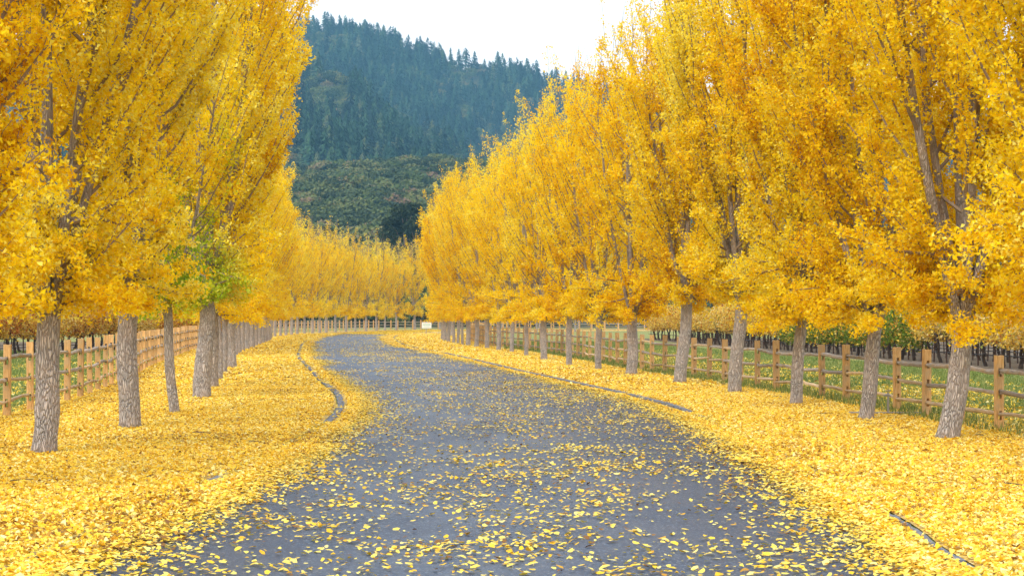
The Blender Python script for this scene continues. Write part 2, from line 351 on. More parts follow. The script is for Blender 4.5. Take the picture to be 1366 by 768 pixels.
# verge round the far bend
far = np.array([(-26.3, 230), (-25.5, 245), (-23.8, 266), (-20, 288), (-15, 301), (-8, 311), (0, 317), (15, 324), (40, 331)])
farL = np.array([(-19.3, 230), (-18.6, 245), (-17.0, 262), (-13, 286), (-9, 294), (-6, 299), (5, 306), (15, 308), (40, 312)])
tag(link('verge', sheet('verge', resamp(far, 60), resamp(farL, 60), .014, M_LITTER, 12, zb=.01)), kind='structure')
farR = np.array([(-11.3, 231), (-10.6, 245), (-8.3, 262), (-4, 274), (1, 281), (10, 287), (40, 293)])
farF = np.array([(-2, 231), (2, 248), (6, 256), (10, 262), (18, 266), (25, 270), (42, 275)])
tag(link('verge', sheet('verge', resamp(farR, 50), resamp(farF, 50), .014, M_LITTER, 12, zb=.01)), kind='structure')
# leaf drifts lying on the asphalt along both kerbs
def drift(f, sgn, wfun, seed):
    A = by_d(f, ds, sgn * .06); B = by_d(f, ds)
    B[:, 0] += -sgn * wfun(ds)
    return sheet('drift', A, B, .016, M_LITTER, 6, zb=0.006)
rng = np.random.default_rng(5)
wl = lambda d: .38 + .30 * fbm(d * .5, d * 0, 31) + .004 * np.clip(d - 50, 0, 150)
wr = lambda d: .22 + .35 * fbm(d * .5, d * 0, 37) + .005 * np.clip(d - 45, 0, 150) + .5 * np.clip((d - 100) / 60, 0, 1)
tag(link('leaf_drift', drift(xL, -1, lambda d: wl(d) * .8, 1)), 'band of yellow leaves drifted on the asphalt along the left kerb', 'leaves', kind='stuff')
tag(link('leaf_drift', drift(xR, 1, lambda d: wr(d) * .75, 2)), 'band of yellow leaves drifted on the asphalt along the right kerb', 'leaves', kind='stuff')
# kerb stones
def kerb(P, name, dz=0):
    b = MB(); rr = random.Random(4)
    Q = resamp(P, int(np.linalg.norm(np.diff(P, axis=0), axis=1).sum() / .30))
    for i in range(len(Q) - 1):
        p, q = Q[i], Q[i + 1]; m = (p + q) / 2
        if m[1] > 250: break
        an = math.atan2(q[1] - p[1], q[0] - p[0])
        b.box((m[0] + rr.uniform(-.01, .01), m[1], -.006 + (dz * min(1, max(-.5, (m[1] - 33) / 8))) + rr.uniform(-.004, .004)), (.285, .135 + rr.uniform(-.015, .015), .075), an + rr.uniform(-.03, .03))
    tag(link(name, b.mesh(name, M_KERB)), kind='structure')
kerb(pl, 'kerb'); kerb(pr, 'kerb', .016)

# ------------------------------------------------------------------ hills
def px_fun(pts):
    a = np.array(pts, float); return lambda u: np.interp(u, a[:, 0], a[:, 1])
F_PX = 2702.0
ridge_y = px_fun([(-2600, 260), (-600, 130), (0, 72), (250, 50), (395, 44), (440, 43), (490, 46), (520, 60), (560, 72), (600, 80), (640, 88), (680, 98), (745, 116), (800, 124), (900, 130), (1050, 132), (1300, 160), (1700, 190), (2600, 240), (4000, 330)])
spur_y = px_fun([(-2600, 300), (-300, 170), (200, 100), (395, 104), (440, 120), (490, 150), (540, 176), (590, 205), (640, 240), (760, 275), (900, 290), (1300, 300), (2600, 330), (4000, 360)])
foot_y = px_fun([(-2600, 360), (0, 260), (250, 235), (400, 232), (440, 226), (500, 220), (560, 218), (640, 228), (760, 262), (900, 300), (1400, 330), (4000, 380)])
def hz(u, d):
    k_ = lambda yf, dd: (422 - yf(u)) / F_PX * dd
    Ds = [330, 450, 640, 900, 1080, 1600, 1780, 2250, 2750]
    Zs = [u * 0 - .4, u * 0 + 5, k_(foot_y, 900) * .42, k_(foot_y, 900), k_(foot_y, 900) - 8, k_(spur_y, 1600), k_(spur_y, 1600) - 12, k_(ridge_y, 2250), k_(ridge_y, 2250) - 60]
    z = np.zeros_like(d, dtype=float) - .4
    for i in range(len(Ds) - 1):
        t = np.clip((d - Ds[i]) / (Ds[i + 1] - Ds[i]), 0, 1)
        if Ds[i] in (450, 640, 1080, 1780): t = t ** .9
        m = (d >= Ds[i]); z = np.where(m, Zs[i] * (1 - t) + Zs[i + 1] * t, z)
    fade = np.clip((d - 380) / 300, 0, 1)
    amp = 4 + 22 * np.clip((d - 1000) / 800, 0, 1)
    edge = 1 - .75 * np.exp(-((d - 2250) / 90) ** 2)
    z = z + fade * edge * amp * (fbm(u * .011 + d * .002, d * .0045, 7, 4) - .5) * 2
    g1 = np.abs(np.sin(u * .022 + d * .006 + 2 * fbm(u * .01, d * .003, 3)))  # gullies running down
    z = z - fade * edge * np.clip((d - 1100) / 600, 0, 1) * 12 * (1 - g1) ** 2
    return z
us = np.arange(-2600, 4000, 20.0); dd = np.concatenate([np.arange(330, 1000, 18), np.arange(1000, 2760, 28)])
U, D = np.meshgrid(us, dd); Xh = (U - 683) / F_PX * D; Zh = hz(U, D)
nu = len(us); i = np.arange(len(dd) - 1)[:, None] * nu; j = np.arange(nu - 1)[None]
Fh = np.stack([i + j, i + j + 1, i + nu + j + 1, i + nu + j], -1).reshape(-1, 4)
tag(link('hills', mesh_np('hills', np.stack([Xh, D, Zh], -1).reshape(-1, 3), [Fh], M_HILL, smooth=True)), kind='structure')

# tree shapes for the far woods
def conifer_proto(rng, n=125):
    V = []; F = []
    for q in range(n):
        t = (q + rng.random()) / n; z = .06 + .94 * t
        r = (.235 * (1 - t) ** .8 + .02) * rng.uniform(.45, 1.35); a_ = rng.uniform(0, 2 * math.pi)
        d = np.array([math.cos(a_), math.sin(a_), 0]); s_ = np.array([-d[1], d[0], 0])
        base = np.array([0, 0, z + .03]); tip = d * r + np.array([0, 0, z - .035 * rng.uniform(.2, 1.5)])
        wd = .034 * (1 - t) + .014
        V += [base, tip + s_ * wd, tip - s_ * wd * .8 + np.array([0, 0, .02]), tip + d * .03 + np.array([0, 0, -.04])]
        k0 = len(V) - 4; F += [[k0, k0 + 1, k0 + 2], [k0 + 1, k0 + 3, k0 + 2]]
    V += [np.array([.012, 0, 0]), np.array([-.012, .01, 0]), np.array([0, 0, 1.03])]; F.append([len(V) - 3, len(V) - 2, len(V) - 1])
    return np.array(V), np.array(F)
def oak_proto(rng, n=200, flat=.75):
    L_ = [(rng.uniform(-.26, .26), rng.uniform(-.26, .26), rng.uniform(.42, .62), rng.uniform(.22, .34)) for _ in range(6)]
    V = []; F = []
    for q in range(n):
        cx, cy_, cz, r = L_[rng.integers(6)]
        d = rng.normal(size=3); d /= np.linalg.norm(d); d[2] = abs(d[2]) * 1.0 if rng.random() < .75 else d[2]
        c = np.array([cx, cy_, cz * flat]) + d * np.array([r, r, r * .8]) * rng.uniform(.8, 1.08)
        nrm = d + rng.normal(0, .45, 3); X = np.cross(nrm, rng.normal(size=3)); X /= np.linalg.norm(X); Y = np.cross(nrm, X); Y /= np.linalg.norm(Y)
        s_ = rng.uniform(.035, .068)
        V += [c + X * s_, c + Y * s_, c - X * s_ * .9, c - Y * s_ * 1.1]; k0 = len(V) - 4; F += [[k0, k0 + 1, k0 + 2], [k0, k0 + 2, k0 + 3]]
    return np.array(V), np.array(F)
def merge_trees(protos, P, H, Wd, rz, tint, green, jit, rng):
    pick = rng.integers(len(protos), size=len(P)); VV = []; FF = []; T = []; G = []; n = 0
    for k_, (V, F) in enumerate(protos):
        ix = np.where(pick == k_)[0]
        if not len(ix): continue
        c, s = np.cos(rz[ix]), np.sin(rz[ix])
        x = (V[None, :, 0] * c[:, None] - V[None, :, 1] * s[:, None]) * Wd[ix, None] + P[ix, 0, None]
        y = (V[None, :, 0] * s[:, None] + V[None, :, 1] * c[:, None]) * Wd[ix, None] + P[ix, 1, None]
        z = V[None, :, 2] * H[ix, None] + P[ix, 2, None]
        VV.append(np.stack([x, y, z], -1).reshape(-1, 3)); FF.append((F[None] + (np.arange(len(ix)) * len(V))[:, None, None]).reshape(-1, 3) + n)
        n += len(ix) * len(V)
        T.append((tint[ix, None] + rng.normal(0, jit, (len(ix), len(F)))).ravel()); G.append(np.repeat(green[ix], len(F)))
    return np.concatenate(VV), np.concatenate(FF), np.clip(np.concatenate(T), 0, 1), np.concatenate(G)
rng = np.random.default_rng(11)
CONS = [conifer_proto(rng) for _ in range(6)]; OAKS = [oak_proto(rng) for _ in range(6)]
def scatter(n, u0, u1, d0, d1):
    u = rng.uniform(u0, u1, n); d = np.sqrt(rng.uniform(d0 ** 2, d1 ** 2, n)); return u, d
u, d = scatter(17000, 60, 1350, 1100, 2270)
den = fbm(u * .012, d * .006, 21)
keep = (den + rng.random(len(u)) * .25 > .42) & ((u > 330) & (u < 860) | (rng.random(len(u)) < .45))
u, d = u[keep], d[keep]; den = den[keep]
P = np.stack([(u - 683) / F_PX * d, d, hz(u, d) - .8], -1)
isoak = (fbm(u * .016, d * .008, 44) + rng.random(len(u)) * .22 - .11) > .53 + .06 * (d > 1900)
Hc = rng.uniform(11, 27, len(u)) * (0.8 + .4 * den); tn = .15 + .9 * (fbm(u * .03, d * .01, 5) - .2) + rng.normal(0, .30, len(u))
ic = ~isoak
V, F, T, G = merge_trees(CONS, P[ic], Hc[ic], Hc[ic] * rng.uniform(.8, 1.15, ic.sum()), rng.uniform(0, 6.3, ic.sum()), tn[ic], np.zeros(ic.sum()), .10, rng)
tag(link('conifer_forest', mesh_np('conifer_forest', V, [F], M_CON, {'tint': T, 'green': G})), 'dense blue-green conifer forest covering the mountain slopes', 'forest', kind='stuff')
P2 = P[isoak]; W2 = rng.uniform(9, 15, len(P2))
g2 = (rng.random(len(P2)) < .5) * 1.0
V, F, T, G = merge_trees(OAKS, P2, W2 * rng.uniform(.8, 1.1, len(P2)), W2, rng.uniform(0, 6.3, len(P2)), rng.random(len(P2)), g2 * .8, .12, rng)
tag(link('broadleaf_wood', mesh_np('broadleaf_wood', V, [F], M_OAK, {'tint': T, 'green': G})), 'patches of rounded broadleaf trees among the conifers on the mountain', 'forest', kind='stuff')
OAK2 = [oak_proto(rng, 340) for _ in range(6)]
u, d = scatter(9500, -100, 1600, 345, 925)
keep = ((u > 330) & (u < 860) | (rng.random(len(u)) < .5) | (d < 480)) & (fbm(u * .02, d * .01, 61) + rng.random(len(u)) * .3 > .36)
u, d = u[keep], d[keep]; P = np.stack([(u - 683) / F_PX * d, d, hz(u, d) - .8], -1)
W2 = rng.uniform(5.0, 12, len(u)) * np.clip(.55 + (d - 345) / 400, .55, 1)
V, F, T, G = merge_trees(OAK2, P, W2 * rng.uniform(.75, 1.05, len(u)), W2, rng.uniform(0, 6.3, len(u)), rng.beta(1.6, 1.8, len(u)), (rng.random(len(u)) < .45) * rng.random(len(u)), .12, rng)
tag(link('oak_woodland', mesh_np('oak_woodland', V, [F], M_OAK, {'tint': T, 'green': G})), 'low rounded olive-green oak woodland on the foothill below the mountain', 'woodland', kind='stuff')

def dup_thing(root, loc, rz=0, scale=1.0):
    r = root.copy(); COL.objects.link(r); r.location = loc; r.rotation_euler = (0, 0, rz); r.scale = (scale,) * 3 if not hasattr(scale, '__len__') else scale
    for ch in list(root.children):
        c = ch.copy(); COL.objects.link(c); c.parent = r
    return r
# skyline conifers, each a thing
def sky_conifer(k_):
    rg = np.random.default_rng(100 + k_); t = empty('conifer_tree', (0, 0, 0))
    V, F = conifer_proto(rg, 210); V = V * np.array([26 * .85, 26 * .85, 26])
    link('crown', mesh_np('skyline_crown', V, [F], M_CON, {'tint': rg.uniform(.1, .7, len(F)), 'green': np.zeros(len(F))}), t)
    b = MB(); b.tube([(0, 0, 0), (0, 0, 12), (.1, 0, 24)], [.4, .3, .08], 6); link('trunk', b.mesh('skyline_trunk', M_TWIG), t)
    return t
SK = [sky_conifer(q) for q in range(3)]
rr = random.Random(8); usk = [398, 408, 417, 424, 433, 441, 450, 459, 466, 474, 486, 495, 503, 511, 519, 531, 544, 556, 566, 579, 590, 601, 612, 621, 633, 646, 655, 664, 673, 685, 694, 703, 716, 726, 735, 742]
for q, uu in enumerate(usk):
    dk = 2250 + rr.uniform(-14, 8); z = float(hz(np.array([float(uu)]), np.array([dk]))[0]) - 1
    loc = ((uu - 683) / F_PX * dk, dk, z); s_ = rr.choice([.55, .65, .75, .85, .95, 1.05])
    o = SK[q] if q < 3 else dup_thing(SK[q % 3], loc)
    o.location = loc; o.rotation_euler = (0, 0, rr.uniform(0, 6)); o.scale = (s_ * rr.uniform(.8, 1.7), s_ * rr.uniform(.8, 1.7), s_)
    tag(o, 'small dark conifer standing on the skyline of the mountain ridge', 'conifer', 'conifers along the ridge line')

# the big dark tree at the foot of the hill
def big_tree(name, loc, H, W, seed, label, cat, n=9000, tint=(.0, .35)):
    rg = np.random.default_rng(seed); t = empty(name, loc); b = MB()
    b.tube([(0, 0, -.5), (.2, .1, H * .25), (0, 0, H * .5), (.3, 0, H * .8)], [W * .035, W * .028, W * .02, .08], 7, rng=rg)
    lob = []
    for q in range(16):
        a_ = rg.uniform(0, 6.28); zz = rg.uniform(.28, .88); rr_ = W * .5 * math.sqrt(max(.05, 1 - ((zz - .45) / .5) ** 2)) * rg.uniform(.35, .8)
        c = np.array([math.cos(a_) * rr_, math.sin(a_) * rr_, zz * H]); lob.append((c, W * rg.uniform(.13, .22)))
        b.tube([(0, 0, H * .25 * (1 + zz)), c * .6 + np.array([0, 0, c[2] * .3]), c], [W * .014, W * .009, .03], 5)
    link('trunk', b.mesh('trunk', M_TWIG), t)
    ix = rg.integers(16, size=n); dr = rg.normal(size=(n, 3)); dr /= np.linalg.norm(dr, axis=1)[:, None]
    C = np.array([lob[q][0] for q in ix]) + dr * np.array([1, 1, .7]) * (np.array([lob[q][1] for q in ix]) * rg.uniform(.55, 1.1, n))[:, None]
    V, F, T, G = leaf_cloud(rg, C, .55, None, 0, rg.uniform(tint[0], tint[1], n))
    link('crown', mesh_np('crown', V, [F], M_OAK, {'tint': T, 'green': G}), t)
    return tag(t, label, cat)
def gz(px, d): return float(hz(np.array([float(px)]), np.array([float(d)]))[0])
def at(px, d): return ((px - 683) / F_PX * d, d, gz(px, d))
big_tree('dark_evergreen_tree', at(541, 452), 23.5, 13, 3, 'large dark green evergreen tree standing in the gap between the two ginkgo rows', 'evergreen tree', tint=(.0, .3))
big_tree('dark_evergreen_tree', at(425, 420), 18.5, 11, 4, 'dark green evergreen showing over the far ginkgos beside the left row', 'evergreen tree')
for q, (px, d_, h_, w_, lb) in enumerate([(-25, 330, 15, 13, 'dark evergreen behind the vines at the far left edge'), (40, 300, 10.5, 11, 'dark low tree behind the vineyard left of the nearest left ginkgo'),
        (130, 330, 12, 12, 'dark tree behind the red vines between the first two left trunks'), (225, 340, 11, 13, 'dark tree beyond the left fence near the greenish ginkgo'), (1310, 300, 9.5, 9, 'dark tree beyond the vineyard left of the right edge'), (1352, 290, 9.5, 11, 'dark evergreen beyond the vineyard at the far right edge'), (1150, 330, 9, 13, 'dark tree beyond the vineyard behind the second right ginkgo'), (985, 340, 8.5, 12, 'dark tree beyond the vineyard behind the fourth right ginkgo')]):
    X = (px - 683) / F_PX * d_; big_tree('evergreen_tree', (X, d_, -.1), h_, w_, 20 + q, lb, 'evergreen tree', 3500)

# ------------------------------------------------------------------ ginkgo trees
ENVB = 1.0
def envelope(t, R):  # t in 0..1 from the fork to the top
    return R * np.interp(t, [0, .06, .18, .35, .55, .75, .9, 1], [.42 * ENVB, .58 * ENVB, .80 * ENVB, .97, 1.0, .70, .34, .10])
def ginkgo_meshes(seed, H=12.3, R=2.55, hf=2.0, lean=(0, 0), r0=.19, nl=6, nsp=14000, per=5, size=.058, twigs=7, detail=1.0, green=None, sparse_top=.30, base_drop=.40, whip=1.0):
    rg = np.random.default_rng(seed); bt = MB(); bl = MB(); bs = MB()
    lx, ly = lean; fork = np.array([lx * hf, ly * hf, hf])
    zt = np.concatenate([np.linspace(-.06, hf, 13), [hf + .1, hf + .2, hf + .28]])
    P = np.stack([lx * zt + .02 * np.sin(zt * 3 + seed), ly * zt, zt], -1)
    rt = .94 * r0 * (1 - .13 * zt / hf) * (1 + .10 * np.exp(-((zt + .05) / .16) ** 2) ) * (1 + rg.normal(0, .02, 16))
    rt[-3:] = r0 * np.array([.72, .42, .12])
    bt.tube(P, rt, 18, wob=.018, rng=rg, cap=True)
    segs = []; W = []
    limbs = []
    az0 = rg.uniform(0, 6.28)
    for q in range(nl + 1):
        lead = q == nl
        az = az0 + q * 2 * math.pi / nl + rg.normal(0, .22)
        re = (0.12 if lead else rg.uniform(.42, .80)) * R
        ht = H * (rg.uniform(.96, 1.0) if lead else rg.uniform(.76, .96))
        z0 = hf - .30 + rg.uniform(-.06, .26)
        s = np.linspace(0, 1, 16)
        rd = re * (1 - (1 - s) ** rg.uniform(1.25, 1.8)); 
        rd = np.minimum(rd, envelope((s * (ht - z0)) / (H - hf), R) * .9)
        wig = np.cumsum(rg.normal(0, .035, (16, 2)), 0) * np.linspace(0, 1, 16)[:, None]
        LP = np.stack([fork[0] * z0 / hf + rd * math.cos(az) + wig[:, 0], fork[1] * z0 / hf + rd * math.sin(az) + wig[:, 1], z0 + (ht - z0) * s], -1)
        rl = r0 * (.5 if lead else rg.uniform(.33, .47)) * (1 - s) ** .85 + .008
        bl.tube(LP, rl, 9 if detail >= 1 else 6, wob=.03, rng=rg)
        limbs.append((LP, rl, ht, az))
        # shoots
        ns = int((22 if lead else 26) * detail)
        for si in range(ns):
            t = min(.985, (si + rg.uniform(.05, .95)) / ns * .93 + .045)
            p = np.array([np.interp(t, s, LP[:, c]) for c in range(3)]); rl_ = np.interp(t, s, rl)
            zrel = (p[2] - hf) / (H - hf)
            a2 = (az if not lead else rg.uniform(0, 6.28)) + rg.normal(0, 1.05)
            env = envelope(np.clip(zrel + .06, 0, 1), R) * rg.uniform(.72, 1.08)
            rad_now = math.hypot(p[0] - lx * hf, p[1] - ly * hf)
            reach = max(.35, env - rad_now * math.cos(a2 - az) * (0 if lead else 1))
            if not lead and abs(a2 - az) > 1.4: reach = min(reach, 1.2)
            reach = min(reach, 2.3)
            up = reach * (rg.uniform(.75, 1.6) + 1.3 * max(zrel, 0))
            if zrel < .14: up *= rg.uniform(-.12, .8)
            u_ = np.linspace(0, 1, 6); 
            SP = np.stack([p[0] + math.cos(a2) * reach * u_, p[1] + math.sin(a2) * reach * u_, p[2] + up * (u_ ** 1.35) ], -1)
            SP[1:, :] += np.cumsum(rg.normal(0, .02 * reach, (5, 3)), 0)
            rs = max(.007, min(rl_ * .45, .03)) * (1 - u_) ** .8 + .0035
            bs.tube(SP, rs, 4, cap=False)
            # twigs
            nt_ = max(2, int(twigs * reach / 1.3))
            for ti in range(nt_):
                tt = rg.uniform(.12, 1.0); q0 = np.array([np.interp(tt, u_, SP[:, c]) for c in range(3)])
                a3 = a2 + rg.normal(0, .9); l3 = rg.uniform(.22, .75) * (.7 + .5 * (1 - tt)); el = rg.uniform(.55, 1.4)
                if zrel < .12 and rg.random() < .55: el = rg.uniform(-.7, .5)
                q1 = q0 + l3 * np.array([math.cos(a3) * math.cos(el), math.sin(a3) * math.cos(el), math.sin(el)])
                qm = (q0 + q1) / 2 + rg.normal(0, .025, 3)
                if detail >= .9: bs.tube([q0, qm, q1], [.006, .0045, .002], 3, cap=False)
                wt = 1.0 if q1[2] < H * .78 else sparse_top
                segs.append((q0, q1)); W.append(l3 * wt)
            for c0 in range(1, 5):
                segs.append((SP[c0], SP[c0 + 1])); W.append(np.linalg.norm(SP[c0 + 1] - SP[c0]) * .9 * (1.0 if p[2] < H * .75 else sparse_top))
        # low sprays arching out just above the fork
        for q3 in range(0 if lead else rg.integers(1, 4)):
            t = rg.uniform(.015, .10); p = np.array([np.interp(t, s, LP[:, c]) for c in range(3)])
            a4 = az + rg.normal(0, .6); l4 = R * ENVB * rg.uniform(.35, .68); u_ = np.linspace(0, 1, 6); ris = rg.uniform(-.10, .55)
            SP = np.stack([p[0] + math.cos(a4) * l4 * u_, p[1] + math.sin(a4) * l4 * u_, p[2] + ris * np.sin(u_ * 2.2) - .15 * u_ ** 2], -1)
            bs.tube(SP, .018 * (1 - u_) ** .8 + .004, 4, cap=False)
            for c0 in range(1, 5): segs.append((SP[c0], SP[c0 + 1])); W.append(l4 * .35)
            for ti in range(7):
                tt = rg.uniform(.2, 1.0); q0 = np.array([np.interp(tt, u_, SP[:, c]) for c in range(3)]); a5 = a4 + rg.normal(0, .9); l5 = rg.uniform(.2, .5); el = rg.uniform(-.7, .9)
                q1 = q0 + l5 * np.array([math.cos(a5) * math.cos(el), math.sin(a5) * math.cos(el), math.sin(el)])
                bs.tube([q0, q1], [.005, .002], 3, cap=False); segs.append((q0, q1)); W.append(l5 * 1.1)
        # whips rising above the crown
        for q2 in range(int(8 * detail * whip) + 1):
            t = rg.uniform(.72, .99); p = np.array([np.interp(t, s, LP[:, c]) for c in range(3)])
            l3 = rg.uniform(.7, 1.9); d3 = np.array([rg.normal(0, .16), rg.normal(0, .16), 1.0])
            bs.tube([p, p + d3 * l3 * .5 + rg.normal(0, .03, 3), p + d3 * l3], [.010 * whip, .008 * whip, .004 * whip], 3, cap=False)
            segs.append((p, p + d3 * l3 * .85)); W.append(l3 * .45 / whip)
    A = np.array([x[0] for x in segs]); B = np.array([x[1] for x in segs]); W = np.array(W); W /= W.sum()
    ix = rg.choice(len(A), nsp, p=W); tt = rg.random(nsp)[:, None]
    C0 = A[ix] * (1 - tt) + B[ix] * tt + rg.normal(0, .05, (nsp, 3))
    C = np.repeat(C0, per, 0) + rg.normal(0, size * .85, (nsp * per, 3))
    base_t = fbm(C0[:, 0] * .9 + seed * 3.1, C0[:, 2] * .7 + C0[:, 1] * .6, seed % 17, 3)
    tint = np.repeat(.12 + .85 * base_t + rg.normal(0, .11, nsp), per) + rg.normal(0, .17, nsp * per)
    tint = np.where(rg.random(len(tint)) < .05, tint + .35, tint)
    C[:, 2] = np.maximum(C[:, 2], hf - base_drop - .2 * rg.random(len(C)))
    gr = np.zeros(len(C))
    if green is not None: gr = np.clip(green(C) + rg.normal(0, .25, len(C)), 0, 1) * (green(C) > .02)
    # leaves hang and tilt, normals lean outward and up
    dr = rg.normal(size=(len(C), 3)) * .85; cx = C - np.array([lx * hf, ly * hf, 0]); rn = np.linalg.norm(cx[:, :2], axis=1) + .3
    dr[:, 0] += .55 * cx[:, 0] / rn; dr[:, 1] += .55 * cx[:, 1] / rn; dr[:, 2] += .35
    V, F, T, G = leaf_cloud(rg, C, size, dr, 0, np.clip(tint, 0, 1), gr)
    mt = bt.mesh('ginkgo_trunk', M_BARK, True); ml = bl.mesh('ginkgo_limbs', M_BARK, True); ms = bs.mesh('ginkgo_twigs', M_SHOOT)
    mc = mesh_np('ginkgo_crown', V, [F], M_LEAF, {'tint': T, 'green': G})
    return mt, ml, ms, mc
GROUPL, GROUPR = 'yellow ginkgo trees in the left-hand row', 'yellow ginkgo trees in the right-hand row'
def ginkgo(meshes, loc, rz, label, group, s=(1, 1, 1)):
    t = empty('ginkgo_tree', loc, rz); t.scale = s
    for nm, me in zip(('trunk', 'limbs', 'twigs', 'crown'), meshes): link(nm, me, t)
    return tag(t, label, 'ginkgo tree', group)
ords = 'first second third fourth fifth sixth seventh eighth ninth tenth eleventh twelfth thirteenth fourteenth fifteenth sixteenth seventeenth eighteenth nineteenth twentieth'.split()
tens = {20: 'twenty', 30: 'thirty', 40: 'forty', 50: 'fifty'}
def ordn(n):
    if n <= 20: return ords[n - 1]
    if n % 10 == 0: return {30: 'thirtieth', 40: 'fortieth', 50: 'fiftieth'}[n]
    return tens[n // 10 * 10] + '-' + ords[n % 10 - 1]
# right row:  X, D, radius, leanx, H
RT = [(6.95, 24.6, .19, .08, 11.4), (6.73, 31.3, .19, .155, 11.4), (6.48, 37.2, .15, .12, 11.0), (6.07, 43.5, .145, .09, 11.2), (5.51, 50.3, .18, .08, 11.8), (4.78, 57.6, .19, .09, 11.2), (3.9, 66.0, .21, .05, 11.5), (3.06, 72.0, .14, .04, 11.0),
      (2.2, 78.6, .145, .04, 11.2), (1.38, 88.4, .18, -.02, 11.6), (.68, 96.8, .13, .02, 11.1), (0, 106.5, .12, .02, 11.0), (-.75, 113.5, .16, .02, 11.6), (-1.5, 121, .16, .03, 11.4), (-2.2, 126.5, .16, .02, 11.1), (-2.85, 132, .17, 0, 11.4), (-3.35, 136.5, .12, 0, 11.0), (-3.75, 141, .12, 0, 11.3), (-4.2, 146, .12, 0, 11.2), (-4.75, 151.5, .15, 0, 11.4), (-5.25, 158, .16, 0, 11.0), (-5.6, 164, .16, 0, 11.2),
      (-5.85, 171, .16, 0, 11.1), (-6.1, 179, .16, 0, 11.3), (-6.2, 188, .16, 0, 10.8), (-5.9, 198, .16, 0, 11.0), (-5.4, 208, .16, 0, 10.8), (-4.6, 218, .16, 0, 11.0), (-3.0, 229, .16, 0, 11.0), (-.5, 240, .16, 0, 11.0), (3, 249, .16, 0, 11.0), (8, 256, .16, 0, 11.0)]
LT = [(-6.45, 21.3, .20, .05, 12.6), (-6.44, 27.9, .185, .04, 12.8), (-6.5, 34.4, .195, -.01, 13.0), (-6.59, 39.5, .105, -.07, 7.5), (-7.2, 47, .22, .06, 13.2), (-8.0, 54, .20, .0, 12.8), (-8.78, 61, .10, -.04, 9.0), (-9.7, 68.4, .13, 0, 11.5), (-10.4, 75, .19, 0, 12.5)]
lx_ = np.array([(-13.5, 98.6), (-14.9, 112), (-16.3, 128), (-19.2, 160), (-21.6, 181), (-22.4, 197), (-22.8, 217), (-22.5, 226), (-22, 244), (-21.2, 250), (-20.0, 262), (-18.6, 271), (-16.9, 284), (-14.2, 292), (-10.5, 298), (-6, 303), (0, 308), (9, 312), (22, 316)])
lp = smooth_path(lx_, .25); 
cum = 0; last = None
for p in lp:
    if last is None or np.linalg.norm(p - last) >= 6.35: LT.append((p[0], p[1], .165, 0, 12.4)); last = p
NEARLAB_R = {1: 'thick leaning trunk nearest the right edge, before the split-rail fence', 2: 'slim leaning trunk, second from the right edge', 3: 'slim trunk, third from the right edge', 4: 'stout forked trunk, fourth from the right edge', 5: 'stout trunk forking in two, fifth from the right edge', 6: 'thick trunk with a low side branch, sixth from the right edge'}
NEARLAB_L = {1: 'furrowed trunk with a dark split at its foot, nearest the left edge', 2: 'straight furrowed trunk, second from the left edge', 3: 'thin young trunk with greenish leaves between two thick left trunks', 4: 'thick trunk with green leaf patches, fourth in the left row', 6: 'thin young trunk in the left row just behind the thick green-leaved tree'}
protos = [ginkgo_meshes(900 + q, 12.3, 2.3, 1.95, (0, 0), .165, 6, 12500, 4, .070, twigs=5, detail=.8) for q in range(5)]
farp = [ginkgo_meshes(950 + q, 12.3, 2.2, 1.95, (0, 0), .165, 6, 5600, 4, .095, twigs=4, detail=.75, sparse_top=.13, whip=2.2) for q in range(4)]
rr = random.Random(77)
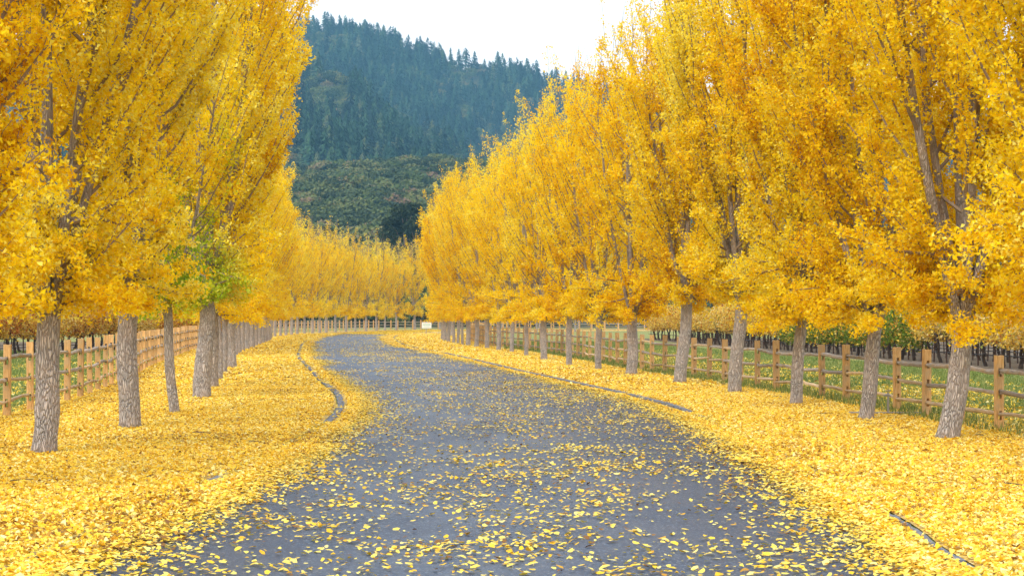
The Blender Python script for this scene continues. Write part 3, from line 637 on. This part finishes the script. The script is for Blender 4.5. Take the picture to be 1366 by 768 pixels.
def place_row(T, side):
    grp = GROUPR if side == 'right' else GROUPL
    for q, (X, D_, r_, ln, H_) in enumerate(T):
        z = .0
        if q == 0: lab = 'yellow ginkgo with its trunk out of frame, branches overhanging the %s edge' % side
        elif (NEARLAB_R if side == 'right' else NEARLAB_L).get(q): lab = 'yellow ginkgo, ' + (NEARLAB_R if side == 'right' else NEARLAB_L)[q]
        else: lab = 'yellow ginkgo, %s trunk from the front in the %s row of the avenue' % (ordn(q), side)
        lab = ' '.join(lab.split())
        seed = 200 + q + (100 if side == 'right' else 0)
        if D_ < 64 and not (r_ < .12):
            gf = None
            if side == 'left' and q == 4: gf = lambda C: np.clip(1.25 - np.linalg.norm((C - np.array([-.3, -1.2, 2.9])) / np.array([1.3, 2.0, .95]), axis=1), 0, .9) + np.clip(1.1 - np.linalg.norm((C - np.array([1.1, -.9, 2.2])) / np.array([.9, 1.5, .7]), axis=1), 0, .8)
            nearf = 1.0 if D_ < 40 else .75
            me = ginkgo_meshes(seed, H_, 2.3 if side == 'right' else {2: 2.15}.get(q, 2.5), {0: 2.0, 1: 1.75, 2: 1.75, 3: 1.95, 4: 2.2, 5: 2.2}.get(q, 1.9) if side == 'right' else {0: 2.1, 1: 1.95, 2: 2.1, 4: 2.1}.get(q, 2.0), (ln, rr.uniform(-.03, .03)), r_, 6, int(30000 * nearf), 5, .052 / nearf ** .35, green=gf)
            ginkgo(me, (X, D_, z), 0, lab, grp)
        elif r_ < .12 and side == 'left':
            gf = (lambda C: np.clip(1.05 - .42 * np.abs(C[:, 2] - 2.7) + .3 * np.sin(C[:, 0] * 3 + C[:, 2] * 2), 0, 1)) if q == 3 else None
            me = ginkgo_meshes(seed, H_, 1.5, 2.1, (ln, 0), r_, 4, 4200, 4, .062, green=gf, detail=.7, twigs=5)
            ginkgo(me, (X, D_, z), 0, lab, grp)
        else:
            pr_ = protos if D_ < 150 else farp
            s_ = H_ / 12.3 * rr.uniform(.93, 1.07); wdt = rr.uniform(.88, 1.08)
            rzz = rr.uniform(0, 6.28)
            t = ginkgo(rr.choice(pr_), (X, D_, z), rzz, lab, grp, (s_ * wdt, s_ * wdt, s_))
            tr = [c for c in t.children if c.name.startswith('trunk')][0]
            tr.scale = (r_ / .165, r_ / .165, 1)
            if ln: t.rotation_euler = (0, ln * .4, rzz * 0 + rr.uniform(-.5, .5))
ENVB = .98
place_row(RT, 'right')
ENVB = .80
place_row(LT, 'left')

# bare tilled soil under the vine rows
k = N('vineyard_soil'); tc = k.n('TexCoord').outputs['Object']; n2 = k.noise(3, 5, .7, tc)
M_SOIL = k.bsdf(k.ramp(n2, [(.3, (.06, .045, .035)), (.5, (.14, .11, .085)), (.68, (.30, .25, .14)), (.8, (.62, .48, .14))]), .95, k.bump(n2, .8, .08), spec=.1)
tag(link('vineyard_soil', sheet('vineyard_soil', np.array([(17.6, 54), (10.2, 176)]), np.array([(45, 54), (40, 176)]), .006, M_SOIL, 6)), kind='structure')
tag(link('vineyard_soil', sheet('vineyard_soil', np.array([(-45, 74), (-40, 152)]), np.array([(-22.6, 74), (-19.2, 152)]), .006, M_SOIL, 6)), kind='structure')

# ------------------------------------------------------------------ split-rail fences
rr = random.Random(31); rg = np.random.default_rng(31)
RAILZ = {'R': (.27, .63, .99), 'L': (.30, .70, 1.10)}
def post_mesh(H, zs, q):
    b = MB(); r = random.Random(q); W_, T_ = .15, .13; ch = .038; gap = .085
    for s_ in (-1, 1): b.box((0, s_ * (T_ / 2 - ch / 2), H / 2 - .15), (W_, ch, H + .3), top=r.uniform(-.012, .012))
    edges = [-.3]
    for z in zs: edges += [z - gap * .9, z + gap * .9]
    edges.append(H)
    core = T_ - 2 * ch
    for k_ in range(0, len(edges), 2):
        lo, hi = edges[k_], edges[k_ + 1]; b.box((0, 0, (lo + hi) / 2 - (.006 if k_ == len(edges) - 2 else 0)), (W_ - .006, core + .002, hi - lo))
    return b.mesh('fence_post_mesh', M_POST)
def rail_mesh(L_, q, mat):
    r = np.random.default_rng(q); b = MB(); n = 11; s = np.linspace(0, 1, n)
    P = np.stack([(s - .5) * (L_ + .30), .012 * np.sin(s * 5 + q) + np.cumsum(r.normal(0, .004, n)), .018 * np.sin(s * 3.2 + q * 2) + np.cumsum(r.normal(0, .005, n))], -1)
    R_ = .052 * np.interp(s, [0, .07, .15, .85, .93, 1], [.45, .55, 1, 1, .55, .45]) * r.uniform(.85, 1.15)
    b.tube(P, R_, 7, ell=.75, wob=.10, rng=r)
    return b.mesh('split_rail_mesh', mat)
SHARED_R = {}
def fence(P, key, H, label, nmax=98):
    f = empty('split_rail_fence', (P[0][0], P[0][1], 0)); tag(f, label, 'fence')
    o0 = np.array([P[0][0], P[0][1]]); zs = RAILZ[key]
    pm = [post_mesh(H, zs, 10 + q) for q in range(4)]
    rgm = [rail_mesh(2.25, 40 + q, M_RAIL_G) for q in range(5)]; rtm = [rail_mesh(2.25, 60 + q, M_RAIL_T) for q in range(4)]
    order = sorted(range(len(P)), key=lambda q: abs(P[q][1] - 36)); 
    npst = 0; rest = MB(); rrest = MB(); rails = []
    for q, p in enumerate(P):
        nxt = P[min(q + 1, len(P) - 1)] - P[max(q - 1, 0)]; an = math.atan2(nxt[1], nxt[0])
        if q < nmax:
            o = link('post', pm[rr.randrange(4)], f, (p[0] - o0[0], p[1] - o0[1], rr.uniform(-.03, .03)))
            o.rotation_euler = (rr.uniform(-.02, .02), rr.uniform(-.025, .025), an + rr.uniform(-.12, .12))
        else:
            for s_ in (-1, 1):
                rest.box((p[0] - o0[0] - s_ * .046 * math.sin(an), p[1] - o0[1] + s_ * .046 * math.cos(an), H / 2), (.15, .04, H + rr.uniform(-.04, .04)), an)
            rest.box((p[0] - o0[0], p[1] - o0[1], H / 2 - .1), (.14, .05, H - .3), an)
        if q < len(P) - 1:
            m = (P[q] + P[q + 1]) / 2; dv = P[q + 1] - P[q]; a2 = math.atan2(dv[1], dv[0])
            for zi, z in enumerate(zs):
                rails.append((m, a2, z, zi, q))
    for n_, (m, a2, z, zi, q) in enumerate(rails):
        sgn = 1 if q % 2 else -1
        x, y = m[0] - o0[0] - sgn * 0.0 * math.sin(a2), m[1] - o0[1]
        if q < 33:
            me = rr.choice(rtm if (zi == 0 or rr.random() < .12) else rgm)
            o = link('rail', me, f, (x, y, z + rr.uniform(-.015, .015)))
            o.rotation_euler = (rr.uniform(0, 6.28) * 0 + rr.uniform(-.3, .3), rr.uniform(-.018, .018) + sgn * .008, a2 + rr.uniform(-.008, .008) + (math.pi if rr.random() < .5 else 0))
        else:
            h = 1.2; P3 = [(x - h * math.cos(a2), y - h * math.sin(a2), z + rr.uniform(-.03, .03)), (x, y, z + rr.uniform(-.02, .02)), (x + h * math.cos(a2), y + h * math.sin(a2), z + rr.uniform(-.03, .03))]
            rrest.tube(P3, [.03, .05, .03], 5)
    if rest.V: o = link('far_posts', rest.mesh('far_posts', M_POST), f); tag(o, kind='stuff')
    if rrest.V: o = link('far_rails', rrest.mesh('far_rails', M_RAIL_G), f); tag(o, kind='stuff')
    return f
fence(fr, 'R', 1.27, 'three-rail split cedar fence curving behind the right-hand row of ginkgos')
fence(fl, 'L', 1.40, 'three-rail split cedar fence curving behind the left-hand row and round the far bend')

# ------------------------------------------------------------------ sign by the bend, standpipe by the fence
s_ = empty('road_sign', (-9.4, 223, 0)); tag(s_, 'small white rectangular notice sign on a low post beside the road bend', 'sign')
k = N('white_sign_paint'); M_SIGN = k.bsdf(k.mix(k.noise(9, 3), (.82, .82, .80), (.72, .73, .70)), .5)
k = N('faded_green_lettering'); M_SGREEN = k.bsdf((.30, .50, .33), .6)
b = MB(); b.box((0, 0, .96), (1.06, .03, .64)); link('panel', b.mesh('sign_panel', M_SIGN), s_)
b = MB(); b.box((0, -.018, 1.13), (.80, .006, .05)); b.box((0, -.018, .97), (.86, .006, .06)); b.box((0, -.018, .80), (.70, .006, .05)); link('marking', b.mesh('sign_marking', M_SGREEN), s_)
for x in (-.05,):
    b = MB(); b.box((x, .045, .4), (.09, .06, 1.1)); link('post', b.mesh('sign_post', M_RAIL_G), s_)
t = empty('standpipe', (7.22, 38.9, .03)); tag(t, 'thin grey irrigation standpipe with a tap at the foot of the right fence', 'standpipe')
k = N('galvanised_pipe'); M_PIPE = k.bsdf(k.mix(k.noise(20, 3), (.22, .21, .20), (.42, .40, .38)), .5, spec=.5)
b = MB(); b.tube([(0, 0, 0), (0, 0, .2), (0, 0, .42)], [.022, .022, .018], 8); link('pipe', b.mesh('pipe', M_PIPE), t)
b = MB(); b.tube([(-.09, 0, .36), (0, 0, .37), (.05, 0, .35)], [.016, .03, .014], 7); b.tube([(-.05, 0, .45), (.05, 0, .45)], [.012, .012], 6); link('tap', b.mesh('tap', M_PIPE), t)
b = MB(); b.tube([(-.75, .05, .03), (-.3, .0, .025), (.3, -.03, .03), (.9, .1, .025)], .022, 6); link('feed_pipe', b.mesh('feed_pipe', M_PIPE), t)

# ------------------------------------------------------------------ vineyards
def vine_meshes(seed, kind):
    r = np.random.default_rng(seed); b = MB()
    z = np.linspace(-.05, 1.0, 8); P = np.stack([np.cumsum(r.normal(0, .03, 8)), np.cumsum(r.normal(0, .03, 8)), z], -1)
    b.tube(P, np.linspace(.075, .05, 8), 7, wob=.15, rng=r)
    top = P[-1]
    for s__ in (-1, 1):
        b.tube([top, top + np.array([0, s__ * .35, .06]), top + np.array([r.normal(0, .03), s__ * 1.05, .05])], [.045, .035, .022], 6, wob=.1, rng=r)
        for q in range(7):
            y = s__ * (q + .5) * .15; p0 = top + np.array([0, y, .06]); b.tube([p0, p0 + np.array([r.normal(0, .12), r.normal(0, .08), .5]), p0 + np.array([r.normal(0, .25), r.normal(0, .15), 1.1])], [.012, .009, .004], 3, cap=False)
    wood = b.mesh('vine_wood', M_VWOOD)
    n = 1800; lo = {'green': .55, 'yellow': .95, 'red': 1.05}[kind]; hi = {'green': 2.15, 'yellow': 2.55, 'red': 2.7}[kind]
    y_ = r.uniform(-1.15, 1.15, n); z = lo + (hi - lo) * (r.beta(1.5, 1.7, n) * (.72 + .5 * vnoise(y_ * 2.3 + seed, y_ * 0, seed)) + .12 * vnoise(y_ * 3 + 9, y_ * 0, seed) - .05); wd = .45
    C = np.stack([r.normal(0, wd * .55, n), y_, z + .12 * np.sin(r.uniform(0, 6, n))], -1)
    tn = {'green': r.normal(.6, .2, n), 'yellow': r.normal(.66, .24, n), 'red': np.where(vnoise(C[:, 1] * 2 + seed, C[:, 2] * 2, seed) > .60, r.normal(.24, .16, n), r.normal(.62, .18, n))}[kind]
    gr = {'green': (r.random(n) < .75) * 1.0, 'yellow': (r.random(n) < .08) * .8, 'red': (r.random(n) < .06) * .8}[kind]
    dr = r.normal(size=(n, 3)); dr[:, 0] += np.sign(C[:, 0]) * .6; dr[:, 2] += .4
    V, F, T, G = leaf_cloud(r, C, .105, dr, 0, np.clip(tn, 0, 1), gr)
    return wood, mesh_np('vine_leaves', V, [F], M_VINE, {'tint': T, 'green': G})
VP = {k_: [vine_meshes(300 + 10 * i + q, k_) for q in range(4)] for i, k_ in enumerate(('yellow', 'green', 'red'))}
rr = random.Random(5)
def vine_row(x0, y0, x1, y1, sp, kindf, glabel, group, ht, first, ntr):
    Ln = math.hypot(x1 - x0, y1 - y0); ux, uy = (x1 - x0) / Ln, (y1 - y0) / Ln; an = math.atan2(uy, ux) - math.pi / 2
    n = int(Ln / sp)
    for q in range(n):
        x, y = x0 + ux * sp * (q + .5), y0 + uy * sp * (q + .5); kd = kindf(y)
        me = rr.choice(VP[kd]); t = empty('grapevine', (x, y, 0), an + (math.pi if rr.random() < .5 else 0))
        link('trunk', me[0], t); link('foliage', me[1], t); s_ = rr.uniform(.78, 1.16); t.scale = (1, 1, s_)
        lb = glabel[kd]; gp = group[kd]
        if '%s' in lb: lb = lb % first; gp = gp + ' in the row ' + first
        tag(t, lb, 'grapevine', gp)
    tr = empty('vineyard_trellis', (x0, y0, 0)); tag(tr, ntr, 'trellis')
    
    for q in range(0, min(99, int(Ln / 2.05) + 1)):
        s0 = q * 2.05 + rr.uniform(-.15, .15); b = MB(); lean = rr.uniform(-.16, .16)
        b.tube([(ux * s0, uy * s0, -.1), (ux * s0 + lean, uy * s0 - .3 * lean, ht)], [.034, .028], 5)
        link('stake', b.mesh('stake', M_STAKE), tr)
    for z in (.45, .95, 1.35, 1.75):
        b = MB(); b.tube([(0, 0, z), (ux * Ln / 2, uy * Ln / 2, z - .02), (ux * Ln, uy * Ln, z)], .02 if z == .45 else .010, 4)
        link('drip_hose' if z == .45 else 'wire', b.mesh('wire', M_HOSE if z == .45 else M_WIRE), tr)
kr = lambda y: 'green' if 86 < y < 116 else 'yellow'
LB = {'yellow': 'yellow grapevine with bare dark trunk in the vine row %s', 'green': 'still green grapevine trailing to the ground beyond the right-hand fence', 'red': 'x'}
GR = {'yellow': 'yellow grapevines beyond the right fence', 'green': 'green grapevines beyond the right fence', 'red': 'x'}
nm = ['nearest the right-hand fence', 'second from the right-hand fence', 'third from the right-hand fence']
for q in range(3):
    o_ = q * 2.7
    vine_row(19.6 + o_, 56 + q * 2, 11.6 + o_ * 1.0, 172, 2.05, kr if q == 0 else (lambda y: 'yellow'), LB, GR, 2.35, nm[q], 'dark leaning stakes and wires of the vine row ' + nm[q])
LBL = {'yellow': 'pale gold grapevine in the vine row %s', 'green': 'x', 'red': 'orange and red grapevine in the vine row %s'}
GL = {'yellow': 'yellow grapevines beyond the left fence', 'green': 'x', 'red': 'red and orange grapevines beyond the left fence'}
for q in range(2):
    o_ = -q * 2.8
    vine_row(-24.3 + o_, 76, -20.6 + o_, 150, 2.05, (lambda y: 'red' if (int(y / 6.5) % 3 != 0) else 'yellow'), LBL, GL, 2.5, ('nearest' if q == 0 else 'second from') + ' the left-hand fence', 'dark stakes and wires of the vine row %s the left-hand fence' % ('nearest' if q == 0 else 'second from'))

# ------------------------------------------------------------------ fallen leaves
rg = np.random.default_rng(99)
def infr(x, d, m=1.6): return (np.abs(x) < .262 * d + m)
def fallen(n, x0f, x1f, d0, d1, dens, proto, size, z, flat, dpow=1.0, pale=0.0, curl=1.0):
    """candidates thinned by dens(x,d) in 0..1"""
    d = d0 + (d1 - d0) * rg.random(n) ** dpow
    a_, b_ = x0f(d), x1f(d); x = a_ + (b_ - a_) * rg.random(n)
    wmax = (b_ - a_).max(); keep = (rg.random(n) < (b_ - a_) / wmax) & infr(x, d)
    keep &= rg.random(n) < dens(x, d)
    x, d = x[keep], d[keep]; m = len(x)
    zz = z(x, d) + rg.random(m) * .012
    dr = np.stack([rg.normal(0, flat, m), rg.normal(0, flat, m), np.ones(m)], -1)
    dr[:, 2] *= np.where(rg.random(m) < .5, 1, -1)
    C = np.stack([x, d, zz], -1)
    tint = np.clip(rg.normal(.52, .24, m) + .25 * (fbm(x * .8, d * .6, 3) - .5), 0, 1); tint = np.where(rg.random(m) < .16 + pale, rg.uniform(.8, 1, m), tint); br = fbm(x * .55 + 7, d * .35, 91, 3)
    tint = np.where(rg.random(m) < np.clip((br - .58) * 1.6, 0, .25) + .015, rg.uniform(0, .12, m), tint)
    return leaf_cloud(rg, C, size, dr, proto, tint, np.zeros(m), curl=curl, sv=.3)
def build_leaves(name, parts, label):
    V = []; F = []; T = []; G = []; n = 0
    for v, f, t, g in parts: V.append(v); F.append(f + n); T.append(t); G.append(g); n += len(v)
    o = link(name, mesh_np(name, np.concatenate(V), [np.concatenate(F)], M_FALLEN, {'tint': np.concatenate(T), 'green': np.concatenate(G)}))
    tag(o, label, 'leaves', kind='stuff'); return len(np.concatenate(F))
def dens_road(x, d):
    l_, r_ = xL(d), xR(d); dl = x - l_; dr_ = r_ - x
    edge = np.exp(-np.clip(dl - wl(d) * .8, 0, 9) / .20) + np.exp(-np.clip(dr_ - wr(d) * .8, 0, 9) / .20)
    pt = fbm(x * 1.1, d * .55, 71, 4); st = fbm(x * 2.6, d * 1.6, 73, 3)
    base = np.clip((pt - .27) * 1.5, .10, .8) * np.clip(.35 + 1.5 * (st - .3), .2, 1.3)
    base = base * (.55 + .45 * np.clip((d - 20) / 40, 0, 1)) + .10 * np.clip((d - 45) / 60, 0, 1)
    base += .22 * np.exp(-(dr_ - .2) / 1.6) * np.clip((d - 22) / 25, 0, 1)
    base *= 1 - .65 * np.exp(-((dl - 1.75) / .5) ** 2) * np.clip((d - 18) / 20, 0, 1)  # bare wheel track
    hid = ((dr_ < .22) & (d > 36) & (d < 104) & (fbm(d * .55, d * 0, 6, 3) > .38)) | ((dl < .18) & (d > 36) & (d < 56))
    return np.where(hid, 0, np.clip(base * .24 + edge * .9, 0, 1))
zr = lambda x, d: .022 + 0 * x
parts = [fallen(270000, xL, xR, 12.5, 30, dens_road, 1, .041, zr, .22, pale=.22, curl=.55),
         fallen(300000, xL, xR, 30, 60, lambda x, d: dens_road(x, d) * np.interp(d, [30, 60], [1, .6]), 0, .046, zr, .22, pale=.2),
         fallen(230000, xL, xR, 60, 110, lambda x, d: dens_road(x, d) * np.interp(d, [60, 110], [.68, .62]) * np.clip(4.5 * (fbm(x * .25, d * .16, 47, 3) - .30), .3, 1.5), 0, .052, zr, .20, curl=.5),
         fallen(110000, xL, xR, 110, 228, lambda x, d: np.clip(dens_road(x, d) * .75 * np.clip(4.5 * (fbm(x * .2, d * .10, 48, 3) - .30), .3, 1.6), 0, 1), 0, .070, zr, .18, curl=.4)]
sel = np.where(L[:, 1] > 224)[0]; sel = sel[L[sel, 0] < 45]; m_ = 60000; ii = rg.integers(sel.min(), sel.max(), m_); tt = rg.random(m_)
cc = L[ii] * (1 - tt)[:, None] + Rr[ii] * tt[:, None] + rg.normal(0, .3, (m_, 2)); cc = np.column_stack([cc, np.full(m_, .03)])
parts.append(leaf_cloud(rg, cc, .10, np.stack([rg.normal(0, .4, m_), rg.normal(0, .4, m_), np.ones(m_)], -1), 0, np.clip(rg.normal(.5, .22, m_), 0, 1), np.zeros(m_), curl=1.0))
build_leaves('road_leaves', parts, 'loose yellow ginkgo leaves scattered over the asphalt road')
def gapk(d, s, a_, b_):  # places where the kerb stones show
    return fbm(d * .55, d * 0, s, 3)
def dens_verge(side):
    def f(x, d):
        k_ = xL(d) if side < 0 else xR(d)
        dk = np.abs(x - k_)
        show = gapk(d, 5 if side < 0 else 6, 0, 0)
        if side < 0: show = show + .28 * ((d > 36) & (d < 56)) + .20 * ((d > 56) & (d < 150)) - .17 * (d < 34)
        else: show = show + .35 * (d < 105) * np.clip((d - 34) / 12, 0, 1) + .20 * (d < 19.5) - .30 * (d > 19.5) * np.clip((41 - d) / 8, 0, 1)
        onk = (dk < (.16 if side < 0 else np.where(d > 41, .24, .13))) & (show > .56)
        pt = fbm(x * .9, d * .9, 81, 4)
        return np.where(onk, .02, np.clip(.45 + 1.4 * (pt - .35), .3, 1))
    return f
zv = lambda x, d: .024 + .05 * (rg.random(len(x)) * .35)
def verge_parts(side):
    if side < 0: a_, b_ = (lambda d: xFL(d) - .6), (lambda d: xL(d) + .35)
    else: a_, b_ = (lambda d: xR(d) - .30), (lambda d: xFR(d) + .6)
    dn = dens_verge(side)
    return [fallen(190000, a_, b_, 12.5, 30, dn, 1, .041, zv, .45), fallen(170000, a_, b_, 30, 55, dn, 0, .048, zv, .5),
            fallen(70000, a_, b_, 55, 110, dn, 0, .080, zv, .5), fallen(45000, a_, b_, 110, 226, dn, 0, .11, zv, .5)]
build_leaves('verge_leaves', verge_parts(-1), 'thick carpet of fallen yellow ginkgo leaves under the left row')
build_leaves('verge_leaves', verge_parts(1), 'thick carpet of fallen yellow ginkgo leaves under the right row')
tw = MB(); m_ = 0
while m_ < 260:
    d_ = float(rg.uniform(14, 75)); sd_ = rg.random() < .6
    x_ = float(rg.uniform(xFL(d_), xL(d_) - .2) if sd_ else rg.uniform(xR(d_) + .2, xFR(d_)))
    if abs(x_) > .262 * d_ + 1: continue
    m_ += 1; a_ = rg.uniform(0, 6.28); l_ = rg.uniform(.08, .42); v_ = np.array([math.cos(a_), math.sin(a_), 0]) * l_ / 2; c_ = np.array([x_, d_, .052])
    tw.tube([c_ - v_, c_ + rg.normal(0, .02, 3) * [1, 1, .3], c_ + v_], [.004, .006, .003], 4, cap=False)
tag(link('fallen_twigs', tw.mesh('fallen_twigs', M_TWIG)), 'thin dark twigs lying scattered on the leaf carpet', 'twigs', kind='stuff')
# leaves in the grass beyond the fences
parts = [fallen(60000, lambda d: xFR(d) + .1, lambda d: xFR(d) + 7.5, 26, 120, lambda x, d: np.clip(1.1 - (x - xFR(d)) / 7.5, .12, 1) * np.clip((fbm(x * .6, d * .3, 12) - .30) * 5, .15, 1), 0, .075, lambda x, d: .05 + 0 * x, .6),
         fallen(20000, lambda d: xFL(d) - 7, lambda d: xFL(d) - .1, 30, 120, lambda x, d: np.clip(1.1 - (xFL(d) - x) / 7, .05, 1) * (fbm(x * .6, d * .4, 13) > .45), 0, .075, lambda x, d: .05 + 0 * x, .6)]
build_leaves('meadow_leaves', parts, 'yellow leaves caught in the grass beyond both fences')
# grass
def grass(name, n, x0f, x1f, d0, d1, thr, seed, label, h=.10):
    d = rg.uniform(d0, d1, n); x = x0f(d) + (x1f(d) - x0f(d)) * rg.random(n)
    kp = infr(x, d, 2) & (fbm(x * .7, d * .5, seed) + rg.random(n) * .15 > thr); x, d = x[kp], d[kp]; n = len(x)
    hh = h * rg.uniform(.5, 1.6, n); a_ = rg.uniform(0, 6.28, n); l1 = rg.normal(0, .05, (n, 2)); wd = .010 + .0001 * d
    b0 = np.stack([x - wd * np.cos(a_), d - wd * np.sin(a_), 0 * x], -1); b1 = np.stack([x + wd * np.cos(a_), d + wd * np.sin(a_), 0 * x], -1)
    tp = np.stack([x + l1[:, 0], d + l1[:, 1], hh], -1)
    V = np.stack([b0, b1, tp], 1).reshape(-1, 3); F = np.arange(3 * n).reshape(-1, 3)
    tag(link(name, mesh_np(name, V, [F], M_GRASS, {'tint': np.clip(rg.normal(.45, .25, n), 0, 1)})), label, 'grass', kind='stuff')
grass('meadow_grass', 120000, lambda d: xFR(d) + .1, lambda d: xFR(d) + 11, 25, 150, .40, 51, 'green grass between the right-hand fence and the vines')
grass('meadow_grass', 90000, lambda d: xFL(d) - 12, lambda d: xFL(d) - .1, 30, 110, .38, 52, 'green grass between the left-hand fence and the vines')
grass('meadow_grass', 14000, lambda d: xFR(d) - .5, lambda d: xFR(d) + .5, 25, 120, .40, 53, 'tufts of grass along the foot of the right-hand fence', .14)

# ------------------------------------------------------------------ haze
k = N('valley_haze'); v = k.n('VolumePrincipled')
v.inputs['Color'].default_value = (.28, .66, .97, 1); v.inputs['Density'].default_value = .00018; v.inputs['Anisotropy'].default_value = .1
k.l(v.outputs[0], k.out.inputs['Volume'])
b = MB(); b.box((0, 1250, 245), (5400, 3400, 560))
hzo = link('haze', b.mesh('haze', k.m)); tag(hzo, 'thin blue haze filling the valley air', 'haze', kind='stuff')
